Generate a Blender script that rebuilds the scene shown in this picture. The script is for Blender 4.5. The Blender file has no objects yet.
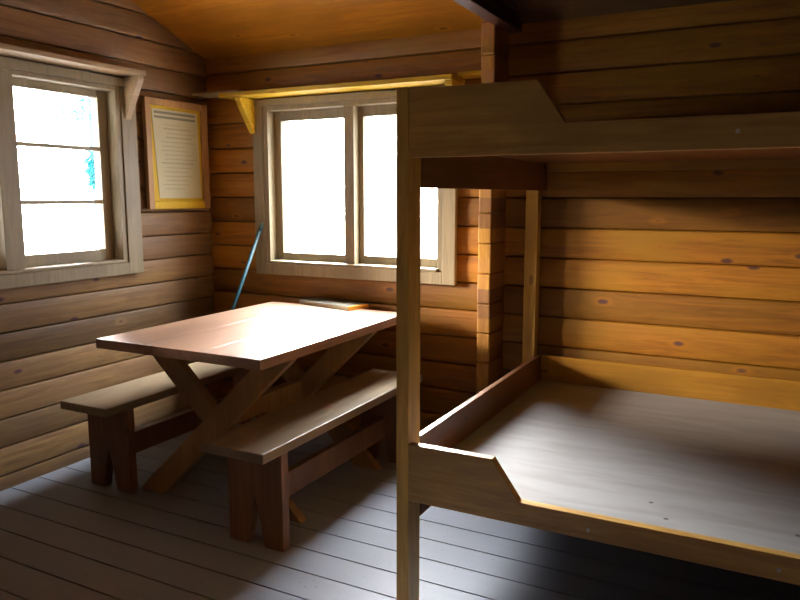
import bpy, bmesh, math, random
from mathutils import Vector, Matrix
random.seed(7)
S = 0.85            # plan units -> metres (table top 0.75 m)
C = bpy.context.scene
COL = C.collection

# ------------------------------------------------------------ camera
cam_d = bpy.data.cameras.new('camera')
cam = bpy.data.objects.new('camera', cam_d); COL.objects.link(cam)
cam.location = Vector((3.673, -4.081, 1.6)) * S
cam.rotation_euler = (math.radians(90 - 8.267), 0, math.radians(27.405))
cam_d.sensor_width = 36
cam_d.lens = 721.0 / 800 * 36
cam_d.clip_start = 0.02; cam_d.clip_end = 300
C.camera = cam

# ------------------------------------------------------------ world, light, exposure
W = bpy.data.worlds.new('sky'); C.world = W; W.use_nodes = True
bg = W.node_tree.nodes['Background']
SKY_LEFT, SKY_FRONT, SKY_GLOW = 2.8, 195.0, 270.0
bg.inputs['Strength'].default_value = 1.0
tcw = W.node_tree.nodes.new('ShaderNodeTexCoord'); sepw = W.node_tree.nodes.new('ShaderNodeSeparateXYZ')
rw = W.node_tree.nodes.new('ShaderNodeValToRGB')
W.node_tree.links.new(tcw.outputs['Generated'], sepw.inputs[0])
W.node_tree.links.new(sepw.outputs['Z'], rw.inputs[0]); W.node_tree.links.new(rw.outputs[0], bg.inputs['Color'])
for p_, c_ in ((0.0, (1.0, 0.98, 0.94)), (0.12, (1.0, 0.98, 0.94)), (0.35, (0.55, 0.57, 0.60)), (0.7, (0.22, 0.25, 0.30))):
    e_ = rw.color_ramp.elements[0] if p_ == 0.0 else (rw.color_ramp.elements[1] if p_ == 0.7 else rw.color_ramp.elements.new(p_))
    e_.position = p_; e_.color = (*c_, 1)
# bright low overcast; the clouds ahead of the camera (+Y) are much brighter than those to the left
mrw = W.node_tree.nodes.new('ShaderNodeMapRange'); mrw.interpolation_type = 'SMOOTHSTEP'
flat_ = W.node_tree.nodes.new('ShaderNodeVectorMath'); flat_.operation = 'MULTIPLY'; flat_.inputs[1].default_value = (1, 1, 0)
nrm_ = W.node_tree.nodes.new('ShaderNodeVectorMath'); nrm_.operation = 'NORMALIZE'; sepn = W.node_tree.nodes.new('ShaderNodeSeparateXYZ')
W.node_tree.links.new(tcw.outputs['Generated'], flat_.inputs[0]); W.node_tree.links.new(flat_.outputs[0], nrm_.inputs[0]); W.node_tree.links.new(nrm_.outputs[0], sepn.inputs[0])
W.node_tree.links.new(sepn.outputs['Y'], mrw.inputs['Value'])
mrw.inputs['From Min'].default_value = 0.1; mrw.inputs['From Max'].default_value = 0.75
mxw = W.node_tree.nodes.new('ShaderNodeMix'); mxw.data_type = 'RGBA'
W.node_tree.links.new(mrw.outputs[0], mxw.inputs[0])
sc_l = W.node_tree.nodes.new('ShaderNodeVectorMath'); sc_l.operation = 'SCALE'; sc_l.inputs['Scale'].default_value = SKY_LEFT
sc_f = W.node_tree.nodes.new('ShaderNodeVectorMath'); sc_f.operation = 'SCALE'; sc_f.inputs['Scale'].default_value = SKY_FRONT
rf_ = W.node_tree.nodes.new('ShaderNodeValToRGB'); W.node_tree.links.new(sepw.outputs['Z'], rf_.inputs[0])
rf_.color_ramp.elements[0].color = (0.07, 0.073, 0.077, 1); rf_.color_ramp.elements[0].position = 0.42
rf_.color_ramp.elements[1].color = (0.92, 0.96, 1.0, 1); rf_.color_ramp.elements[1].position = 0.82
W.node_tree.links.new(rw.outputs[0], sc_l.inputs[0]); W.node_tree.links.new(rf_.outputs[0], sc_f.inputs[0])
W.node_tree.links.new(sc_l.outputs[0], mxw.inputs[6]); W.node_tree.links.new(sc_f.outputs[0], mxw.inputs[7])
# bright sky patch ahead-left, added to light table, floor and bunk board
dg = W.node_tree.nodes.new('ShaderNodeVectorMath'); dg.operation = 'DOT_PRODUCT'
W.node_tree.links.new(tcw.outputs['Generated'], dg.inputs[0]); dg.inputs[1].default_value = Vector((-0.55, 0.80, 0.30)).normalized()
mg = W.node_tree.nodes.new('ShaderNodeMapRange'); mg.interpolation_type = 'SMOOTHSTEP'
W.node_tree.links.new(dg.outputs['Value'], mg.inputs['Value'])
mg.inputs['From Min'].default_value = 0.87; mg.inputs['From Max'].default_value = 0.99; mg.inputs['To Max'].default_value = SKY_GLOW
ag = W.node_tree.nodes.new('ShaderNodeVectorMath'); ag.operation = 'ADD'
W.node_tree.links.new(mxw.outputs[2], ag.inputs[0]); W.node_tree.links.new(mg.outputs[0], ag.inputs[1])
W.node_tree.links.new(ag.outputs[0], bg.inputs['Color'])
# low hazy sun coming in through the left window
sun_d = bpy.data.lights.new('hazy_sun', 'SUN'); sun_d.energy = 25.0; sun_d.angle = math.radians(15); sun_d.color = (1.0, 0.88, 0.74)
sun = bpy.data.objects.new('hazy_sun', sun_d); COL.objects.link(sun)
sun.rotation_euler = Vector((2.0, 1.0, -0.45)).to_track_quat('-Z', 'Y').to_euler()

def portal(name, loc, rot, sx, sy):
    l = bpy.data.lights.new(name, 'AREA'); l.shape = 'RECTANGLE'; l.size = sx * S; l.size_y = sy * S
    l.cycles.is_portal = True
    o = bpy.data.objects.new(name, l); COL.objects.link(o)
    o.location = Vector(loc) * S; o.rotation_euler = rot
    return o
portal('window_daylight', (-0.2, -1.54, 1.73), (0, math.radians(-90), 0), 1.1, 1.55)
portal('window_daylight', (1.19, 0.2, 1.67), (math.radians(-90), 0, 0), 1.35, 1.1)

vs = C.view_settings
vs.view_transform = 'Standard'; vs.look = 'None'; vs.gamma = 1.0; vs.use_curve_mapping = False
vs.exposure = -0.15
C.cycles.max_bounces = 10; C.cycles.diffuse_bounces = 6; C.cycles.transparent_max_bounces = 8
C.cycles.sample_clamp_indirect = 6.0
try: C.cycles.use_denoising = True
except Exception: pass

# ------------------------------------------------------------ materials
def newmat(name, rough=0.6, spec=0.4):
    m = bpy.data.materials.new(name); m.use_nodes = True
    nt = m.node_tree; b = nt.nodes['Principled BSDF']
    b.inputs['Roughness'].default_value = rough
    b.inputs['Specular IOR Level'].default_value = spec
    return m, nt, b
def N(nt, t, **kw):
    n = nt.nodes.new(t)
    for k, v in kw.items(): setattr(n, k, v)
    return n
def mix(nt, fac, a, b, mode='MIX'):
    n = nt.nodes.new('ShaderNodeMix'); n.data_type = 'RGBA'; n.blend_type = mode
    for i, v in ((0, fac), (6, a), (7, b)):
        if hasattr(v, 'links'): nt.links.new(v, n.inputs[i])
        elif i == 0: n.inputs[0].default_value = v
        else: n.inputs[i].default_value = (*v, 1)
    return n.outputs[2]
def math_(nt, op, a, b=0.0, c=0.0):
    n = nt.nodes.new('ShaderNodeMath'); n.operation = op
    for i, v in enumerate((a, b, c)):
        if hasattr(v, 'links'): nt.links.new(v, n.inputs[i])
        else: n.inputs[i].default_value = v
    return n.outputs[0]
def ramp(nt, fac, stops):
    r = nt.nodes.new('ShaderNodeValToRGB'); cr = r.color_ramp
    while len(cr.elements) < len(stops): cr.elements.new(0.5)
    for e, (p, c) in zip(cr.elements, stops): e.position = p; e.color = (*c, 1)
    nt.links.new(fac, r.inputs[0]); return r.outputs[0]

def wood(name, base, dark, axis='X', knots=0.0, rough=0.45, spec=0.4, pitch=None, off=0.0, knotcol=(0.05, 0.02, 0.02),
         grain=1.0, tint=None, bump=0.15, pitch_axis='Z', jit=0.35):
    """timber grain that runs along axis; with pitch every log or board gets its own tone"""
    m, nt, b = newmat(name, rough, spec)
    tc = N(nt, 'ShaderNodeTexCoord'); oi = N(nt, 'ShaderNodeObjectInfo')
    sep = N(nt, 'ShaderNodeSeparateXYZ'); nt.links.new(tc.outputs['Object'], sep.inputs[0])
    rnd = math_(nt, 'MULTIPLY', oi.outputs['Random'], 37.0)
    if pitch:
        idn = math_(nt, 'FLOOR', math_(nt, 'DIVIDE', math_(nt, 'SUBTRACT', sep.outputs[pitch_axis], off), pitch))
        wn = N(nt, 'ShaderNodeTexWhiteNoise', noise_dimensions='1D'); nt.links.new(idn, wn.inputs['W'])
        val = wn.outputs['Value']; rnd = math_(nt, 'MULTIPLY', val, 53.0)
    else: val = oi.outputs['Random']
    comb = N(nt, 'ShaderNodeCombineXYZ'); nt.links.new(rnd, comb.inputs[0]); nt.links.new(rnd, comb.inputs[1]); nt.links.new(rnd, comb.inputs[2])
    add = N(nt, 'ShaderNodeVectorMath', operation='ADD')
    nt.links.new(tc.outputs['Object'], add.inputs[0]); nt.links.new(comb.outputs[0], add.inputs[1])
    def mapped(s_along, s_across):
        mp = N(nt, 'ShaderNodeMapping'); nt.links.new(add.outputs[0], mp.inputs[0])
        mp.inputs['Scale'].default_value = [s_along if a == axis else s_across for a in 'XYZ']
        return mp.outputs[0]
    def noise(vec, scale, detail=6, rgh=0.6, dist=0.0):
        n = N(nt, 'ShaderNodeTexNoise'); nt.links.new(vec, n.inputs['Vector'])
        n.inputs['Scale'].default_value = scale; n.inputs['Detail'].default_value = detail
        n.inputs['Roughness'].default_value = rgh; n.inputs['Distortion'].default_value = dist
        return n.outputs['Fac']
    g1 = noise(mapped(1.2, 16), 2.0 * grain, 8, 0.65, 1.2)
    g2 = noise(mapped(1.0, 2.5), 2.2, 3, 0.5)
    col = ramp(nt, g1, [(0.30, dark), (0.55, base), (0.8, [min(1, c * 1.35) for c in base])])
    t = tint or [c * 0.62 for c in base]
    col = mix(nt, ramp(nt, g2, [(0.38, (0, 0, 0)), (0.68, (0.85, 0.85, 0.85))]), col, t)
    fac = math_(nt, 'ADD', math_(nt, 'MULTIPLY', val, jit * 2), 1.0 - jit)
    vm = N(nt, 'ShaderNodeVectorMath', operation='SCALE'); nt.links.new(col, vm.inputs[0]); nt.links.new(fac, vm.inputs['Scale'])
    col = vm.outputs[0]
    if knots > 0:
        vo = N(nt, 'ShaderNodeTexVoronoi'); nt.links.new(mapped(1.0, 2.2), vo.inputs['Vector'])
        vo.inputs['Scale'].default_value = 3.6
        nn = noise(mapped(6, 10), 2.0, 3)
        d = math_(nt, 'ADD', vo.outputs['Distance'], math_(nt, 'MULTIPLY', nn, 0.05))
        k = ramp(nt, d, [(0.0, (knots,) * 3), (0.085, (knots,) * 3), (0.135, (0, 0, 0))])
        ring = ramp(nt, d, [(0.10, (0, 0, 0)), (0.14, (0.45 * knots,) * 3), (0.24, (0, 0, 0))])
        col = mix(nt, ring, col, [c * 1.25 for c in base])
        col = mix(nt, k, col, knotcol)
    nt.links.new(col, b.inputs['Base Color'])
    bp = N(nt, 'ShaderNodeBump'); bp.inputs['Strength'].default_value = bump; bp.inputs['Distance'].default_value = 0.01
    nt.links.new(g1, bp.inputs['Height']); nt.links.new(bp.outputs[0], b.inputs['Normal'])
    rr = math_(nt, 'ADD', math_(nt, 'MULTIPLY', g1, 0.2), rough - 0.1)
    nt.links.new(rr, b.inputs['Roughness'])
    return m

LP = 0.157 * S; BP = 0.1715 * S
LOFF = 0.076 * S; BOFF = 0.728 * S
LOG, LOGD, LOGT = (0.27, 0.103, 0.009), (0.14, 0.050, 0.007), (0.40, 0.21, 0.04)
M_log_left = wood('oiled pine logs, left wall', (0.21, 0.122, 0.048), (0.12, 0.06, 0.028), 'Y', 1.0, 0.5, 0.35, LP, LOFF, (0.08, 0.035, 0.05), tint=(0.17, 0.095, 0.05))
M_log_back = wood('oiled pine logs, window wall', LOG, LOGD, 'X', 1.0, 0.5, 0.35, BP, BOFF, (0.09, 0.035, 0.03), tint=(0.25, 0.115, 0.009))
M_log_dark = wood('logs darkened to cut bounce', (0.11, 0.055, 0.025), (0.06, 0.03, 0.015), 'Y', 1.0, 0.5, 0.35, LP, LOFF)  # colour lowered to weaken bounce light from the unseen right wall
M_log_dark2 = wood('logs darkened to cut bounce, front', (0.11, 0.055, 0.025), (0.06, 0.03, 0.015), 'X', 1.0, 0.5, 0.35, BP, BOFF)  # same lowered colour, keeps the front wall and bunk bay dim
M_log_end = wood('sawn log ends', (0.42, 0.21, 0.03), (0.28, 0.12, 0.02), 'Z', 0.0, 0.6, 0.3, BP, BOFF, tint=(0.3, 0.13, 0.07))
M_ceiling = wood('ceiling boards of varnished pine', (0.50, 0.20, 0.012), (0.36, 0.13, 0.01), 'X', 0.8, 0.45, 0.4, 0.14, 0, (0.14, 0.05, 0.01), pitch_axis='Y', jit=0.12)
M_beam = wood('dark stained beam', (0.12, 0.05, 0.035), (0.06, 0.025, 0.02), 'Y', 0.0, 0.5)
M_trim = wood('grey brown window trim', (0.27, 0.22, 0.135), (0.20, 0.16, 0.095), 'Z', 0.0, 0.45, 0.4, tint=(0.23, 0.185, 0.115), jit=0.08)
M_shelf = wood('yellow shelf board', (0.62, 0.40, 0.02), (0.45, 0.27, 0.02), 'X', 0.3, 0.4, jit=0.08)
M_shelf_grey = wood('greyed shelf board', (0.40, 0.29, 0.17), (0.28, 0.19, 0.11), 'Y', 0.3, 0.45, jit=0.08)
M_table = wood('varnished table boards', (0.33, 0.19, 0.12), (0.22, 0.12, 0.075), 'Y', 0.3, 0.33, 1.0, bump=0.02, jit=0.06)
M_tleg = wood('table frame timber', (0.36, 0.22, 0.10), (0.25, 0.14, 0.06), 'Z', 0.3, 0.5)
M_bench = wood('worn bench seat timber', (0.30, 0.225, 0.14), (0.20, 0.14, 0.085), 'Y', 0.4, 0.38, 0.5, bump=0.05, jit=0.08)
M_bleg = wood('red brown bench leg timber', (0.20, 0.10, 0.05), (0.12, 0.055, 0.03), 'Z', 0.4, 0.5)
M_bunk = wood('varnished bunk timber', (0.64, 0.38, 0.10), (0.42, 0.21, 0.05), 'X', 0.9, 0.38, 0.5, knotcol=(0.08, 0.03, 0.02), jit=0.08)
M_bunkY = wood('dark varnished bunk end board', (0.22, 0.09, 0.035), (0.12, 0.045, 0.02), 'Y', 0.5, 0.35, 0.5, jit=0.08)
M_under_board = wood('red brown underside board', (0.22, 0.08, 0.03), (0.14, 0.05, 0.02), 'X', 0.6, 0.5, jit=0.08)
M_brail = wood('orange varnished back rail', (0.36, 0.17, 0.018), (0.24, 0.10, 0.012), 'X', 0.6, 0.38, 0.5, jit=0.08)
M_post = wood('varnished bunk post', (0.74, 0.45, 0.10), (0.55, 0.30, 0.06), 'Z', 0.4, 0.4, jit=0.08)

def plain(name, col, rough=0.6, metal=0.0, noise_amt=0.15, nscale=30, spec=0.4):
    m, nt, b = newmat(name, rough, spec); b.inputs['Metallic'].default_value = metal
    tc = N(nt, 'ShaderNodeTexCoord'); n = N(nt, 'ShaderNodeTexNoise'); n.inputs['Scale'].default_value = nscale; n.inputs['Detail'].default_value = 6
    nt.links.new(tc.outputs['Object'], n.inputs['Vector'])
    c = mix(nt, n.outputs['Fac'], [x * (1 - noise_amt) for x in col], [min(1, x * (1 + noise_amt)) for x in col])
    nt.links.new(c, b.inputs['Base Color']); return m
M_paper = plain('yellowed notice paper', (0.62, 0.60, 0.42), 0.7, noise_amt=0.08, nscale=6)
M_ink = plain('faded print', (0.26, 0.27, 0.2), 0.8)
M_ink2 = plain('faded print, pale', (0.45, 0.44, 0.3), 0.8)
M_yellow = plain('yellow backing board', (0.60, 0.40, 0.01), 0.6)
M_frame = wood('notice frame timber', (0.42, 0.24, 0.10), (0.28, 0.15, 0.06), 'Z', 0, 0.5, jit=0.05)
M_pole = plain('blue painted handle', (0.02, 0.07, 0.095), 0.3, 0.0, spec=0.6)
M_cover = plain('grey book cover', (0.10, 0.095, 0.07), 0.3, spec=0.6)
M_pages = plain('book pages', (0.6, 0.5, 0.3), 0.6)
M_spine = plain('orange cloth spine', (0.6, 0.25, 0.02), 0.4)
M_screw = plain('steel screw head', (0.6, 0.58, 0.5), 0.35, 0.7)
M_bark = plain('tree bark', (0.08, 0.16, 0.17), 0.8)
M_leaf = plain('blue green spruce needles', (0.02, 0.26, 0.30), 0.6)
M_ground = plain('pale snowy ground', (0.78, 0.8, 0.82), 0.9, noise_amt=0.05, nscale=2)

# painted floor
M_floor, nt, b = newmat('grey painted floorboards', 0.35, 0.2)
tc = N(nt, 'ShaderNodeTexCoord')
n1 = N(nt, 'ShaderNodeTexNoise'); n1.inputs['Scale'].default_value = 3.0; n1.inputs['Detail'].default_value = 8
n2 = N(nt, 'ShaderNodeTexNoise'); n2.inputs['Scale'].default_value = 60; n2.inputs['Detail'].default_value = 4
mp = N(nt, 'ShaderNodeMapping'); mp.inputs['Scale'].default_value = (0.3, 3, 1)
nt.links.new(tc.outputs['Object'], mp.inputs[0]); nt.links.new(mp.outputs[0], n1.inputs['Vector']); nt.links.new(tc.outputs['Object'], n2.inputs['Vector'])
c = mix(nt, n1.outputs['Fac'], (0.19, 0.20, 0.235), (0.27, 0.285, 0.33))
c = mix(nt, ramp(nt, n2.outputs['Fac'], [(0.66, (0, 0, 0)), (0.74, (0.6, 0.6, 0.6))]), c, (0.12, 0.09, 0.05))
nt.links.new(c, b.inputs['Base Color'])
nt.links.new(math_(nt, 'ADD', math_(nt, 'MULTIPLY', n1.outputs['Fac'], 0.25), 0.42), b.inputs['Roughness'])

# bunk platform plywood
M_ply, nt, b = newmat('dusty grey bunk board', 0.7, 0.15)
tc = N(nt, 'ShaderNodeTexCoord')
n1 = N(nt, 'ShaderNodeTexNoise'); n1.inputs['Scale'].default_value = 3.0; n1.inputs['Detail'].default_value = 8; n1.inputs['Distortion'].default_value = 0.6
mp = N(nt, 'ShaderNodeMapping'); mp.inputs['Scale'].default_value = (1.0, 5, 1)
nt.links.new(tc.outputs['Object'], mp.inputs[0]); nt.links.new(mp.outputs[0], n1.inputs['Vector'])
n2 = N(nt, 'ShaderNodeTexVoronoi'); n2.inputs['Scale'].default_value = 6.5; nt.links.new(tc.outputs['Object'], n2.inputs['Vector'])
c = ramp(nt, n1.outputs['Fac'], [(0.3, (0.29, 0.28, 0.27)), (0.6, (0.345, 0.34, 0.34))])
c = mix(nt, ramp(nt, n2.outputs['Distance'], [(0.05, (0.8, 0.8, 0.8)), (0.075, (0, 0, 0))]), c, (0.05, 0.035, 0.03))
nt.links.new(c, b.inputs['Base Color'])

# window glass: a clear thin pane, light passes straight through
M_glass = bpy.data.materials.new('window glass'); M_glass.use_nodes = True
nt = M_glass.node_tree; nt.nodes.remove(nt.nodes['Principled BSDF'])
tr = N(nt, 'ShaderNodeBsdfTransparent'); gl = N(nt, 'ShaderNodeBsdfGlossy'); gl.inputs['Roughness'].default_value = 0.02
ms = N(nt, 'ShaderNodeMixShader'); ms.inputs[0].default_value = 0.05
nz = N(nt, 'ShaderNodeTexNoise'); nz.inputs['Scale'].default_value = 4
mr = N(nt, 'ShaderNodeMapRange'); mr.inputs['To Min'].default_value = 0.03; mr.inputs['To Max'].default_value = 0.07
nt.links.new(nz.outputs['Fac'], mr.inputs['Value']); nt.links.new(mr.outputs[0], ms.inputs[0])
nt.links.new(tr.outputs[0], ms.inputs[1]); nt.links.new(gl.outputs[0], ms.inputs[2])
nt.links.new(ms.outputs[0], nt.nodes['Material Output'].inputs[0])

# ------------------------------------------------------------ mesh helpers (plan units in, metres out)
class MB:
    def __init__(self): self.bm = bmesh.new()
    def box(self, x0, x1, y0, y1, z0, z1, mat=None):
        vs = [self.bm.verts.new((x, y, z)) for x in (x0, x1) for y in (y0, y1) for z in (z0, z1)]
        if mat is not None:
            for v in vs: v.co = mat @ v.co
        for f in ((0, 1, 3, 2), (4, 6, 7, 5), (0, 4, 5, 1), (2, 3, 7, 6), (0, 2, 6, 4), (1, 5, 7, 3)):
            self.bm.faces.new([vs[i] for i in f])
        return self
    def prism(self, pts, axis, a0, a1):
        """closed outline pts in the plane across axis, extruded a0..a1 along it"""
        def P(p, a):
            return {'X': (a, p[0], p[1]), 'Y': (p[0], a, p[1]), 'Z': (p[0], p[1], a)}[axis]
        A = [self.bm.verts.new(P(p, a0)) for p in pts]; B = [self.bm.verts.new(P(p, a1)) for p in pts]
        n = len(pts)
        self.bm.faces.new(A); self.bm.faces.new(B[::-1])
        for i in range(n): self.bm.faces.new((A[i], B[i], B[(i + 1) % n], A[(i + 1) % n]))
        return self
    def tube(self, p, q, r0, r1, n=14):
        p, q = Vector(p), Vector(q); d = (q - p).normalized()
        u = d.orthogonal().normalized(); w = d.cross(u)
        A, B = [], []
        for i in range(n):
            a = 2 * math.pi * i / n; e = u * math.cos(a) + w * math.sin(a)
            A.append(self.bm.verts.new(p + e * r0)); B.append(self.bm.verts.new(q + e * r1))
        for i in range(n): self.bm.faces.new((A[i], A[(i + 1) % n], B[(i + 1) % n], B[i]))
        self.bm.faces.new(A[::-1]); self.bm.faces.new(B)
        return self
    def build(self, name, mat, parent=None, bevel=0.0, org=(0, 0, 0), smooth=False):
        bmesh.ops.recalc_face_normals(self.bm, faces=self.bm.faces)
        o_ = Vector(org)
        for v in self.bm.verts: v.co = (v.co - o_) * S
        me = bpy.data.meshes.new(name); self.bm.to_mesh(me); self.bm.free()
        me.materials.append(mat)
        if smooth:
            for p in me.polygons: p.use_smooth = True
        o = bpy.data.objects.new(name, me); COL.objects.link(o)
        if parent is not None: o.parent = parent
        else: o.location = o_ * S
        if bevel:
            m = o.modifiers.new('bevel', 'BEVEL'); m.width = bevel * S; m.segments = 2; m.limit_method = 'ANGLE'
        return o
def box(x0, x1, y0, y1, z0, z1): return MB().box(x0, x1, y0, y1, z0, z1)
def empty(name, loc=(0, 0, 0), rz=0.0):
    o = bpy.data.objects.new(name, None); COL.objects.link(o); o.location = Vector(loc) * S; o.rotation_euler = (0, 0, rz)
    o.empty_display_size = 0.1
    return o
def tag(o, label=None, cat=None, group=None, kind=None):
    if label: o['label'] = label
    if cat: o['category'] = cat
    if group: o['group'] = group
    if kind: o['kind'] = kind
    return o
def struct(o, label=None): o['kind'] = 'structure'; return o

# ------------------------------------------------------------ the room
XR, YF = 5.0, -5.3           # right wall, wall behind the camera
ZE, SL, YM = 2.545, 0.39, -2.65
def ceil_z(y): return ZE + SL * (-y if y > YM else (y - YF))

def log_wall(name, axis, plane, inward, a0, a1, off, pitch, ztop, mat, openings=(), top=None, bulge=0.015, thick=0.16, joints=()):
    """wall of stacked round-faced logs; plane = face line at the grooves, inward = +1/-1 direction of the room"""
    bm = bmesh.new()
    prof = []
    z = off
    while z > 0: z -= pitch
    while z < ztop:
        for t in (0, 0.035, 0.1, 0.25, 0.5, 0.75, 0.9, 0.965):
            prof.append((z + pitch * t, bulge * math.sin(math.pi * t) ** 0.42 if t > 0 else -0.014))
        z += pitch
    prof.append((z, -0.014))
    def dep(zz):
        for i in range(len(prof) - 1):
            if prof[i][0] <= zz <= prof[i + 1][0]:
                f = (zz - prof[i][0]) / (prof[i + 1][0] - prof[i][0]); return prof[i][1] * (1 - f) + prof[i + 1][1] * f
        return 0
    zs = sorted(set([0.0, ztop] + [p[0] for p in prof if 0 < p[0] < ztop] + [o[2] for o in openings] + [o[3] for o in openings]))
    def vert(a, d, z):
        return bm.verts.new((a, plane + inward * d, z) if axis == 'X' else (plane + inward * d, a, z))
    for i in range(len(zs) - 1):
        z0, z1 = zs[i], zs[i + 1]; zm = (z0 + z1) / 2
        def lim(z):
            if top is None: return [(a0, a1)]
            return top(z)
        s0, s1 = lim(z0), lim(z1)
        if not s0 or not s1: continue
        (l0, r0), (l1, r1) = s0[0], s1[0]
        cuts = sorted([(o[0], o[1]) for o in openings if o[2] < zm < o[3]])
        edges = []; cur0, cur1 = l0, l1
        for c0, c1 in cuts:
            edges.append((cur0, c0, cur1, c0)); cur0 = cur1 = c1
        edges.append((cur0, r0, cur1, r1))
        d0, d1 = dep(z0 + 1e-6), dep(z1 - 1e-6)
        for (b0, b1, t0, t1) in edges:
            f = [vert(b0, d0, z0), vert(b1, d0, z0), vert(t1, d1, z1), vert(t0, d1, z1)]
            g = [vert(b0, -thick, z0), vert(b1, -thick, z0), vert(t1, -thick, z1), vert(t0, -thick, z1)]
            bm.faces.new(f); bm.faces.new(g[::-1])
            for q in ((0, 1), (1, 2), (2, 3), (3, 0)):
                bm.faces.new((f[q[1]], f[q[0]], g[q[0]], g[q[1]]))
    bmesh.ops.remove_doubles(bm, verts=bm.verts, dist=1e-4)
    mb = MB(); mb.bm.free(); mb.bm = bm
    o = mb.build(name, mat)
    for p in o.data.polygons: p.use_smooth = False
    return struct(o)

def gable(z):
    if z <= ZE: return [(YF, 0.0)]
    d = (z - ZE) / SL
    if -d <= YM: return []
    return [(YF + d, -d)]
W1 = (-2.34, -0.825, 1.18, 2.26)
W2 = (0.53, 1.875, 1.13, 2.195)
log_wall('wall_left', 'Y', 0.0, 1, YF, 0.0, 0.076, 0.157, 3.58, M_log_left, [W1], gable, bulge=0.013)
log_wall('wall_back', 'X', 0.0, -1, -0.15, XR + 0.15, 0.728 - 0.1715 * 5, 0.1715, ZE + 0.02, M_log_back, [W2])
log_wall('wall_right', 'Y', XR, -1, YF, 0.0, 0.076, 0.157, 3.58, M_log_dark, [], gable)
log_wall('wall_front', 'X', YF, 1, -0.15, XR + 0.15, 0.728 - 0.1715 * 5, 0.1715, ZE + 0.02, M_log_dark2, [])

f = MB(); y = -0.84 + 0.172 * 5
while y > YF:
    f.box(-0.0, XR, max(y - 0.172 + 0.0035, YF), min(y - 0.0035, 0.0), -0.05, 0.0); y -= 0.172
struct(f.build('floor', M_floor, bevel=0.002))
M_under = plain('dark underfloor', (0.03, 0.022, 0.018), 0.9)
struct(box(-0.2, XR + 0.2, YF - 0.2, 0.2, -0.12, -0.0501).build('floor_underlay', M_under)).name = 'trim_4'

def roof(xa, xb):
    return MB().prism([(0.14, ceil_z(0) - 0.0546), (YM, ceil_z(YM)), (YF - 0.14, ceil_z(0) - 0.0546), (YF - 0.14, ceil_z(0)), (YM, ceil_z(YM) + 0.08), (0.14, ceil_z(0) + 0.03)], 'X', xa, xb)
struct(roof(-0.16, 2.30).build('ceiling', M_ceiling))
struct(roof(2.3005, XR + 0.16).build('ceiling', M_log_dark2))       # bay over the bunks: shade put into the colour, less bounce light
# unseen porch roof, added to block steep sky light at the left window
struct(MB().prism([(-0.17, 2.56), (-1.9, 2.50), (-1.9, 2.55), (-0.17, 2.62)], 'Y', YF, 0.3).build('trim_3', M_beam))
# log stub, tie beam and log partition over it
ST0, ST1, STY = 2.182, 2.262, -0.245
st = MB(); z = 0.728 - 0.1715 * 4.5
zz = [0.0]
while z < ZE:
    if z > 0.02: zz.append(z)
    z += 0.1715
zz.append(ZE + 0.06)
for a, b_ in zip(zz[:-1], zz[1:]):
    e = random.uniform(-0.006, 0.006)
    st.box(ST0, ST1, STY + e, 0.02, a + 0.002, b_ - 0.002)
struct(st.build('trim_1', M_log_end, bevel=0.008))
bm_ = box(2.256, 2.335, YF, 0.0, 2.505, 2.60)
struct(bm_.build('trim_2', M_beam, bevel=0.004))
def gable_in(z):
    d = (z - ZE) / SL
    if z < 2.6 or -d <= YM: return []
    return [(YF + d, -d)]
pw = MB()
pw.prism([(YF + 0.02, 2.6), (-0.14, 2.6), (YM, ceil_z(YM) - 0.0)], 'X', 2.272, 2.35)
struct(pw.build('wall_middle', M_beam))

# ------------------------------------------------------------ windows
def window(name, w, side):
    """side 'L': in the left wall (runs along Y); 'B'/'F': in the window walls (run along X)"""
    a0, a1, z0, z1 = w
    root = struct(empty(name, (0, (a0 + a1) / 2, z0) if side == 'L' else ((a0 + a1) / 2, 0 if side == 'B' else YF, z0)))
    org = Vector(root.location) / S
    # d = depth measured from the wall face into the room (negative is outward)
    def bx(mb, p0, p1, d0, d1, q0, q1):
        if side == 'L': mb.box(d0, d1, p0, p1, q0, q1)
        elif side == 'B': mb.box(p0, p1, -d1, -d0, q0, q1)
        else: mb.box(p0, p1, YF + d0, YF + d1, q0, q1)
        return mb
    def part(nm, mat, specs, par=root, bevel=0.003):
        mb = MB()
        for s in specs: bx(mb, *s)
        o = mb.build(nm, mat, par, bevel, org)
        return o
    cw = 0.115 if side == 'L' else 0.085; ct = 0.055
    part('casing', M_trim, [(a0 - cw, a0, 0.02, ct, z0 - 0.075, z1 + 0.0)])
    part('casing', M_trim, [(a1, a1 + cw, 0.02, ct, z0 - 0.075, z1 + 0.0)])
    part('head_casing', M_trim, [(a0 - cw, a1 + cw, 0.02, ct + 0.004, z1, z1 + (0.045 if side != 'L' else 0.05))])
    part('apron', M_trim, [(a0, a1, 0.02, ct, z0 - 0.075, z0)])
    part('jamb', M_trim, [(a0, a0 + 0.035, -0.17, 0.045, z0, z1), (a1 - 0.035, a1, -0.17, 0.045, z0, z1), (a0 + 0.035, a1 - 0.035, -0.17, 0.045, z1 - 0.03, z1)])
    part('sill', M_trim, [(a0 + 0.035, a1 - 0.035, -0.19, 0.062, z0, z0 + 0.022)], bevel=0.006)
    return root, part
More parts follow.
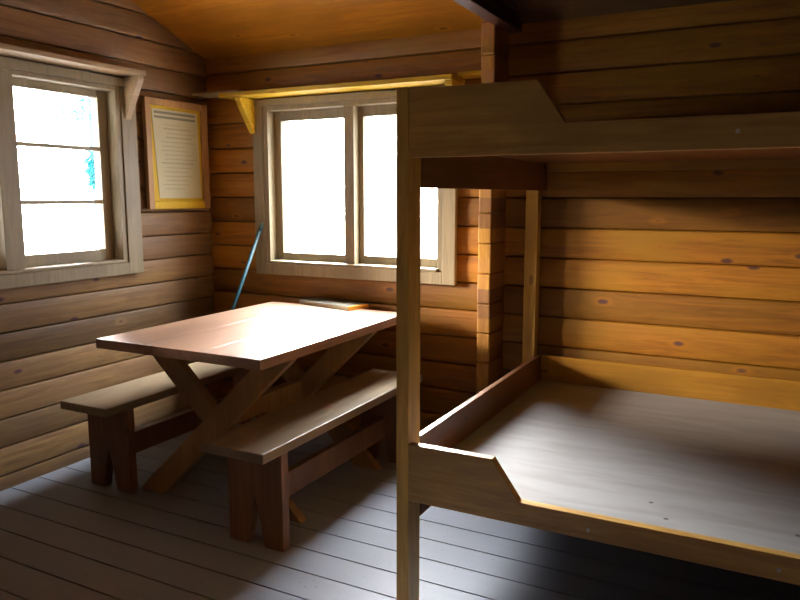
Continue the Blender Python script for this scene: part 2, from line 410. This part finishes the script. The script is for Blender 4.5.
# window_1: two hung sashes, three panes one over the other in each
r1, part = window('window_1', W1, 'L')
part('mullion', M_trim, [(-1.64, -1.525, -0.13, 0.04, W1[2], W1[3])])
for (g0, g1, s0, s1) in ((-1.482, -0.925, -1.525, -0.860), (-2.25, -1.685, -2.305, -1.64)):
    Z0, Z1 = 1.268, 2.186
    sa = part('sash', M_trim, [(s0, g0, -0.075, -0.035, W1[2] + 0.02, W1[3] - 0.03), (g1, s1, -0.075, -0.035, W1[2] + 0.02, W1[3] - 0.03),
                               (g0, g1, -0.075, -0.035, Z1, W1[3] - 0.03), (g0, g1, -0.075, -0.035, W1[2] + 0.02, Z0)])
    for zc in (1.881, 1.56):
        part('muntin', M_trim, [(g0, g1, -0.068, -0.042, zc - 0.012, zc + 0.012)], sa, 0.002)
    part('glass', M_glass, [(g0 - 0.01, g1 + 0.01, -0.058, -0.054, Z0 - 0.01, Z1 + 0.01)], sa, 0)
# window_2: two single pane casements
r2, part = window('window_2', W2, 'B')
part('mullion', M_trim, [(1.165, 1.24, -0.13, 0.035, W2[2], W2[3])])
for (g0, g1, s0, s1) in ((0.622, 1.138, 0.565, 1.165), (1.275, 1.80, 1.24, 1.845)):
    Z0, Z1 = 1.205, 2.100
    s1 = min(s1, W2[1] - 0.03)
    sa = part('sash', M_trim, [(s0, g0, -0.075, -0.03, W2[2] + 0.02, W2[3] - 0.03), (g1, s1, -0.075, -0.03, W2[2] + 0.02, W2[3] - 0.03),
                               (g0, g1, -0.075, -0.03, Z1, W2[3] - 0.03), (g0, g1, -0.075, -0.03, W2[2] + 0.02, Z0)])
    part('glass', M_glass, [(g0 - 0.01, g1 + 0.01, -0.056, -0.052, Z0 - 0.01, Z1 + 0.01)], sa, 0)
# ------------------------------------------------------------ wall shelves
def bracket_pts(depth, drop): return [(0.0, 0.0), (depth, 0.0), (depth, -0.03), (0.02, -drop), (0.0, -drop)]
sh = tag(empty('wall_shelf', (1.2, 0, 2.25)), 'long yellow shelf board running along the wall above the double window', 'shelf')
def loc(o): return Vector(o.location) / S
box(0.30, 2.0, -0.225, -0.03, 2.248, 2.276).build('shelf_board', M_shelf, sh, 0.003, loc(sh))
for bx_ in (0.425, 1.95):
    MB().prism([(-0.02, 2.246), (-0.205, 2.246), (-0.205, 2.225), (-0.06, 2.02), (-0.02, 2.02)], 'X', bx_, bx_ + 0.045).build('bracket', M_shelf, sh, 0.002, loc(sh))
box(2.003, 2.178, -0.15, -0.03, 2.276, 2.296).build('end_block', M_shelf, sh, 0.002, loc(sh))
sh = tag(empty('wall_shelf', (0, -1.5, 2.33)), 'greyish brown shelf board above the three-pane window on the left wall', 'shelf')
box(0.03, 0.20, -2.7, -0.75, 2.322, 2.35).build('shelf_board', M_shelf_grey, sh, 0.003, loc(sh))
for by_ in (-0.80, -2.45):
    MB().prism([(0.02, 2.32), (0.185, 2.32), (0.185, 2.30), (0.055, 2.065), (0.02, 2.065)], 'Y', by_, by_ + 0.045).build('bracket', M_shelf_grey, sh, 0.002, loc(sh))
bd = box(0.06, 0.46, -0.215, -0.05, 2.278, 2.290).build('loose_board', M_trim, None, 0.002, (0.3, -0.14, 2.278))
tag(bd, 'thin pale loose board lying on the left end of the yellow shelf', 'board')

# ------------------------------------------------------------ framed notice
nf = tag(empty('framed_notice', (0.03, -0.305, 1.52)), 'wood framed notice sheet with yellow backing hung on the left wall by the corner', 'notice')
L = loc(nf); x0 = 0.032
fr = MB(); fr.box(x0, x0 + 0.03, -0.640, -0.595, 1.51, 2.225).box(x0, x0 + 0.03, -0.130, -0.072, 1.51, 2.225).box(x0, x0 + 0.03, -0.595, -0.130, 2.18, 2.225)
fr.build('frame', M_frame, nf, 0.003, L)
box(x0, x0 + 0.03, -0.595, -0.130, 1.51, 1.56).build('bottom_rail', M_yellow, nf, 0.003, L)['label'] = 'yellow bottom rail'
bk = box(x0, x0 + 0.012, -0.595, -0.130, 1.56, 2.18).build('backing', M_yellow, nf, 0, L)
pp = MB()
ps = [(-0.575, 2.160), (-0.160, 2.160), (-0.145, 1.580), (-0.535, 1.580)]
pp.prism(ps, 'X', x0 + 0.0125, x0 + 0.0155).build('paper_sheet', M_paper, nf, 0, L)
ln = MB(); ln2 = MB()
for k in range(2): ln.box(x0 + 0.0156, x0 + 0.0166, -0.555, -0.18, 2.13 - 0.03 * k, 2.145 - 0.03 * k)
for k in range(16):
    zc = 2.06 - 0.028 * k; a = -0.51 + random.uniform(0, 0.06); e = -0.18 - random.uniform(0, 0.14)
    ln2.box(x0 + 0.0156, x0 + 0.0166, a, e, zc, zc + (0.009 if k in (1, 3, 9) else 0.005))
ln.build('printed_heading', M_ink, nf, 0, L); ln2.build('printed_lines', M_ink2, nf, 0, L)

# ------------------------------------------------------------ leaning pole
pl = tag(empty('leaning_pole', (0.135, -0.43, 0)), 'thin blue pole leaning in the corner behind the table', 'pole')
L = loc(pl)
MB().tube((0.138, -0.425, 0.012), (0.495, -0.062, 1.36), 0.013, 0.013).build('shaft', M_pole, pl, 0, L, True)
MB().tube((0.495, -0.062, 1.36), (0.510, -0.047, 1.415), 0.016, 0.013).build('grip', M_pole, pl, 0, L, True)
MB().tube((0.135, -0.428, 0.0), (0.142, -0.421, 0.028), 0.018, 0.017).build('ferrule', M_screw, pl, 0, L, True)

# ------------------------------------------------------------ table
tx0, tx1, ty0, ty1, tz = 0.657, 1.699, -1.61, -0.161, 0.882
xc = (tx0 + tx1) / 2
tb = tag(empty('trestle_table', (xc, (ty0 + ty1) / 2, 0)), 'varnished plank table on crossed legs standing under the double window', 'table')
L = loc(tb)
jx = [tx0, 0.99, 1.345, tx1]
for a, b_ in zip(jx[:-1], jx[1:]):
    box(a + 0.0008, b_ - 0.0008, ty0, ty1, tz - 0.048, tz).build('tabletop_board', M_table, tb, 0.0012, L)
def xleg(y0, y1, s):
    hw = 0.086; sl = 1.048; zc = 0.416; zt = tz - 0.05
    xb = xc - s * sl * zc; xt = xc + s * sl * (zt - zc)
    return MB().prism([(xb - hw, 0), (xb + hw, 0), (xt + hw, zt), (xt - hw, zt)], 'Y', y0, y1)
for yy in (-1.378, -0.60):
    xleg(yy, yy + 0.05, 1).build('leg', M_tleg, tb, 0.004, L)
    xleg(yy + 0.051, yy + 0.10, -1).build('leg', M_tleg, tb, 0.004, L)
    box(tx0 + 0.17, tx1 - 0.17, yy + 0.102, yy + 0.17, tz - 0.12, tz - 0.05).build('cleat', M_tleg, tb, 0.003, L)
box(xc - 0.03, xc + 0.03, -1.276, -0.602, 0.40, 0.50).build('stretcher', M_tleg, tb, 0.003, L)

# flat book on the table
bk = tag(empty('book', (1.125, -0.125, tz)), 'flat closed book lying at the far end of the table by the window', 'book')
ang = math.atan2(-0.266 + 0.153, 1.34 - 0.862); bk.rotation_euler = (0, 0, ang)
def lb(x0, x1, y0, y1, z0, z1): return box(x0, x1, y0, y1, z0, z1)
lb(-0.235, 0.235, -0.09, 0.09, 0.0, 0.004).build('back_cover', M_cover, bk, 0.001)
lb(-0.23, 0.228, -0.086, 0.086, 0.004, 0.022).build('pages', M_pages, bk, 0.001)
lb(-0.235, 0.235, -0.09, 0.09, 0.022, 0.026).build('front_cover', M_cover, bk, 0.001)
lb(0.2285, 0.238, -0.09, 0.09, 0.0, 0.0262).build('spine', M_spine, bk, 0.001)

# ------------------------------------------------------------ benches
BL, BW, BH = 1.56, 0.345, 0.514
def make_bench():
    r = empty('bench')
    h = BW / 2
    box(-h, h, 0, BL, BH - 0.045, BH).build('seat', M_bench, r, 0.004)
    for y in (0.15, BL - 0.2):
        q = 0.155
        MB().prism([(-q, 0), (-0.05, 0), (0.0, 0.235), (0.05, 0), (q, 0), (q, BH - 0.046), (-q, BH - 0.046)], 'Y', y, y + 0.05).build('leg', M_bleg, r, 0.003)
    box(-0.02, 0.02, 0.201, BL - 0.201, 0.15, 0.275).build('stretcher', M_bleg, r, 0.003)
    return r
def copy_tree(o, parent=None):
    c = o.copy(); COL.objects.link(c); c.parent = parent
    for ch in [k for k in bpy.data.objects if k.parent == o]: copy_tree(ch, c)
    return c
b1 = make_bench(); b1.location = Vector((1.6415, -1.755, 0)) * S
tag(b1, 'long wooden bench in front of the table, on the side nearer the bunk bed', 'bench', 'benches along the table')
b2 = copy_tree(b1); b2.location = Vector((0.515, -1.603, 0)) * S
tag(b2, 'long wooden bench between the table and the left log wall', 'bench', 'benches along the table')

# ------------------------------------------------------------ bunk bed
PX, PY, BX1 = 2.51, -1.773, 4.90
bb = tag(empty('bunk_bed', (3.7, -0.9, 0)), 'two-tier wooden bunk bed with bare boards along the right side', 'bunk bed')
L = loc(bb)
for (xa, xb) in ((PX - 0.05, PX), (BX1, BX1 + 0.05)):
    box(xa, xb, PY, PY + 0.104, 0, 1.972).build('post', M_post, bb, 0.003, L)
for (xa, xb) in ((2.412, 2.484), (BX1 + 0.03, BX1 + 0.09)):
    box(xa, xb, -0.105, -0.035, 0, 1.95).build('rear_post', M_post, bb, 0.003, L)
def rail(z0, zs, z1, c0, c1):
    m = BX1 + PX
    return MB().prism([(PX + 0.001, z0), (BX1 - 0.001, z0), (BX1 - 0.001, z1), (m - c0, z1), (m - c1, zs), (c1, zs), (c0, z1), (PX + 0.001, z1)], 'Y', PY, PY + 0.036)
for (z0, zs, z1, c0, c1) in ((0.458, 0.540, 0.680, 2.841, 2.941), (1.731, 1.828, 1.966, 2.968, 3.062)):
    rl = rail(z0, zs, z1, c0, c1).build('front_rail', M_bunk, bb, 0.0025, L)
    for sx in ((3.185, 3.75, 4.3) if z0 < 1 else (3.56, 4.3)):
        zz_ = z0 + 0.035 if z0 < 1 else z0 + 0.05
        MB().tube((sx, PY - 0.0025, zz_), (sx, PY + 0.004, zz_), 0.0065, 0.0065, 10).build('screw', M_screw, rl, 0, L)
    pz = z0 + 0.045
    box(PX + 0.002, BX1 - 0.002, PY + 0.038, -0.062, pz, pz + 0.028).build('bed_board', M_ply if z0 < 1 else M_under_board, bb, 0.002, L)
    for (xa, xb) in ((PX - 0.026, PX), (BX1, BX1 + 0.026)):
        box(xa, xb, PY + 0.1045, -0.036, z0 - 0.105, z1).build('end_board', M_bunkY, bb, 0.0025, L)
    box(PX + 0.002, BX1 - 0.002, -0.06, -0.034, z0, z1).build('back_rail', M_brail, bb, 0.0025, L)

# ------------------------------------------------------------ outside
gr = MB().box(-60, 60, -60, 60, -0.5, -0.45).build('ground', M_ground); struct(gr)
tr = tag(empty('spruce_tree', (-6.4, 4.35, -0.45)), 'blue-green tree seen through the left window', 'tree')
L = loc(tr)
MB().tube((-6.4, 4.35, -0.45), (-6.4, 4.35, 4.2), 0.07, 0.03).build('trunk', M_bark, tr, 0, L, True)
fo = MB()
for k in range(1500):
    if k % 4: h = random.uniform(2.9, 4.3); rad = (0.12 + 0.5 * abs(math.sin(h * 5.5)) * min(1, (4.4 - h))) * math.sqrt(random.random())
    else: h = random.uniform(1.75, 2.35); rad = 0.09 * random.random()
    a = random.uniform(0, 6.283)
    c0 = Vector((-6.4 + rad * math.cos(a), 4.35 + rad * math.sin(a), h - rad * 0.3))
    d = Vector((math.cos(a), math.sin(a), random.uniform(-0.7, 0.2))).normalized() * random.uniform(0.07, 0.16)
    if k % 4: c0 += Vector((0.05, 0.12, 0))
    fo.tube(c0, c0 + d, 0.016, 0.003, 4)
fo.build('foliage', M_leaf, tr, 0, L)
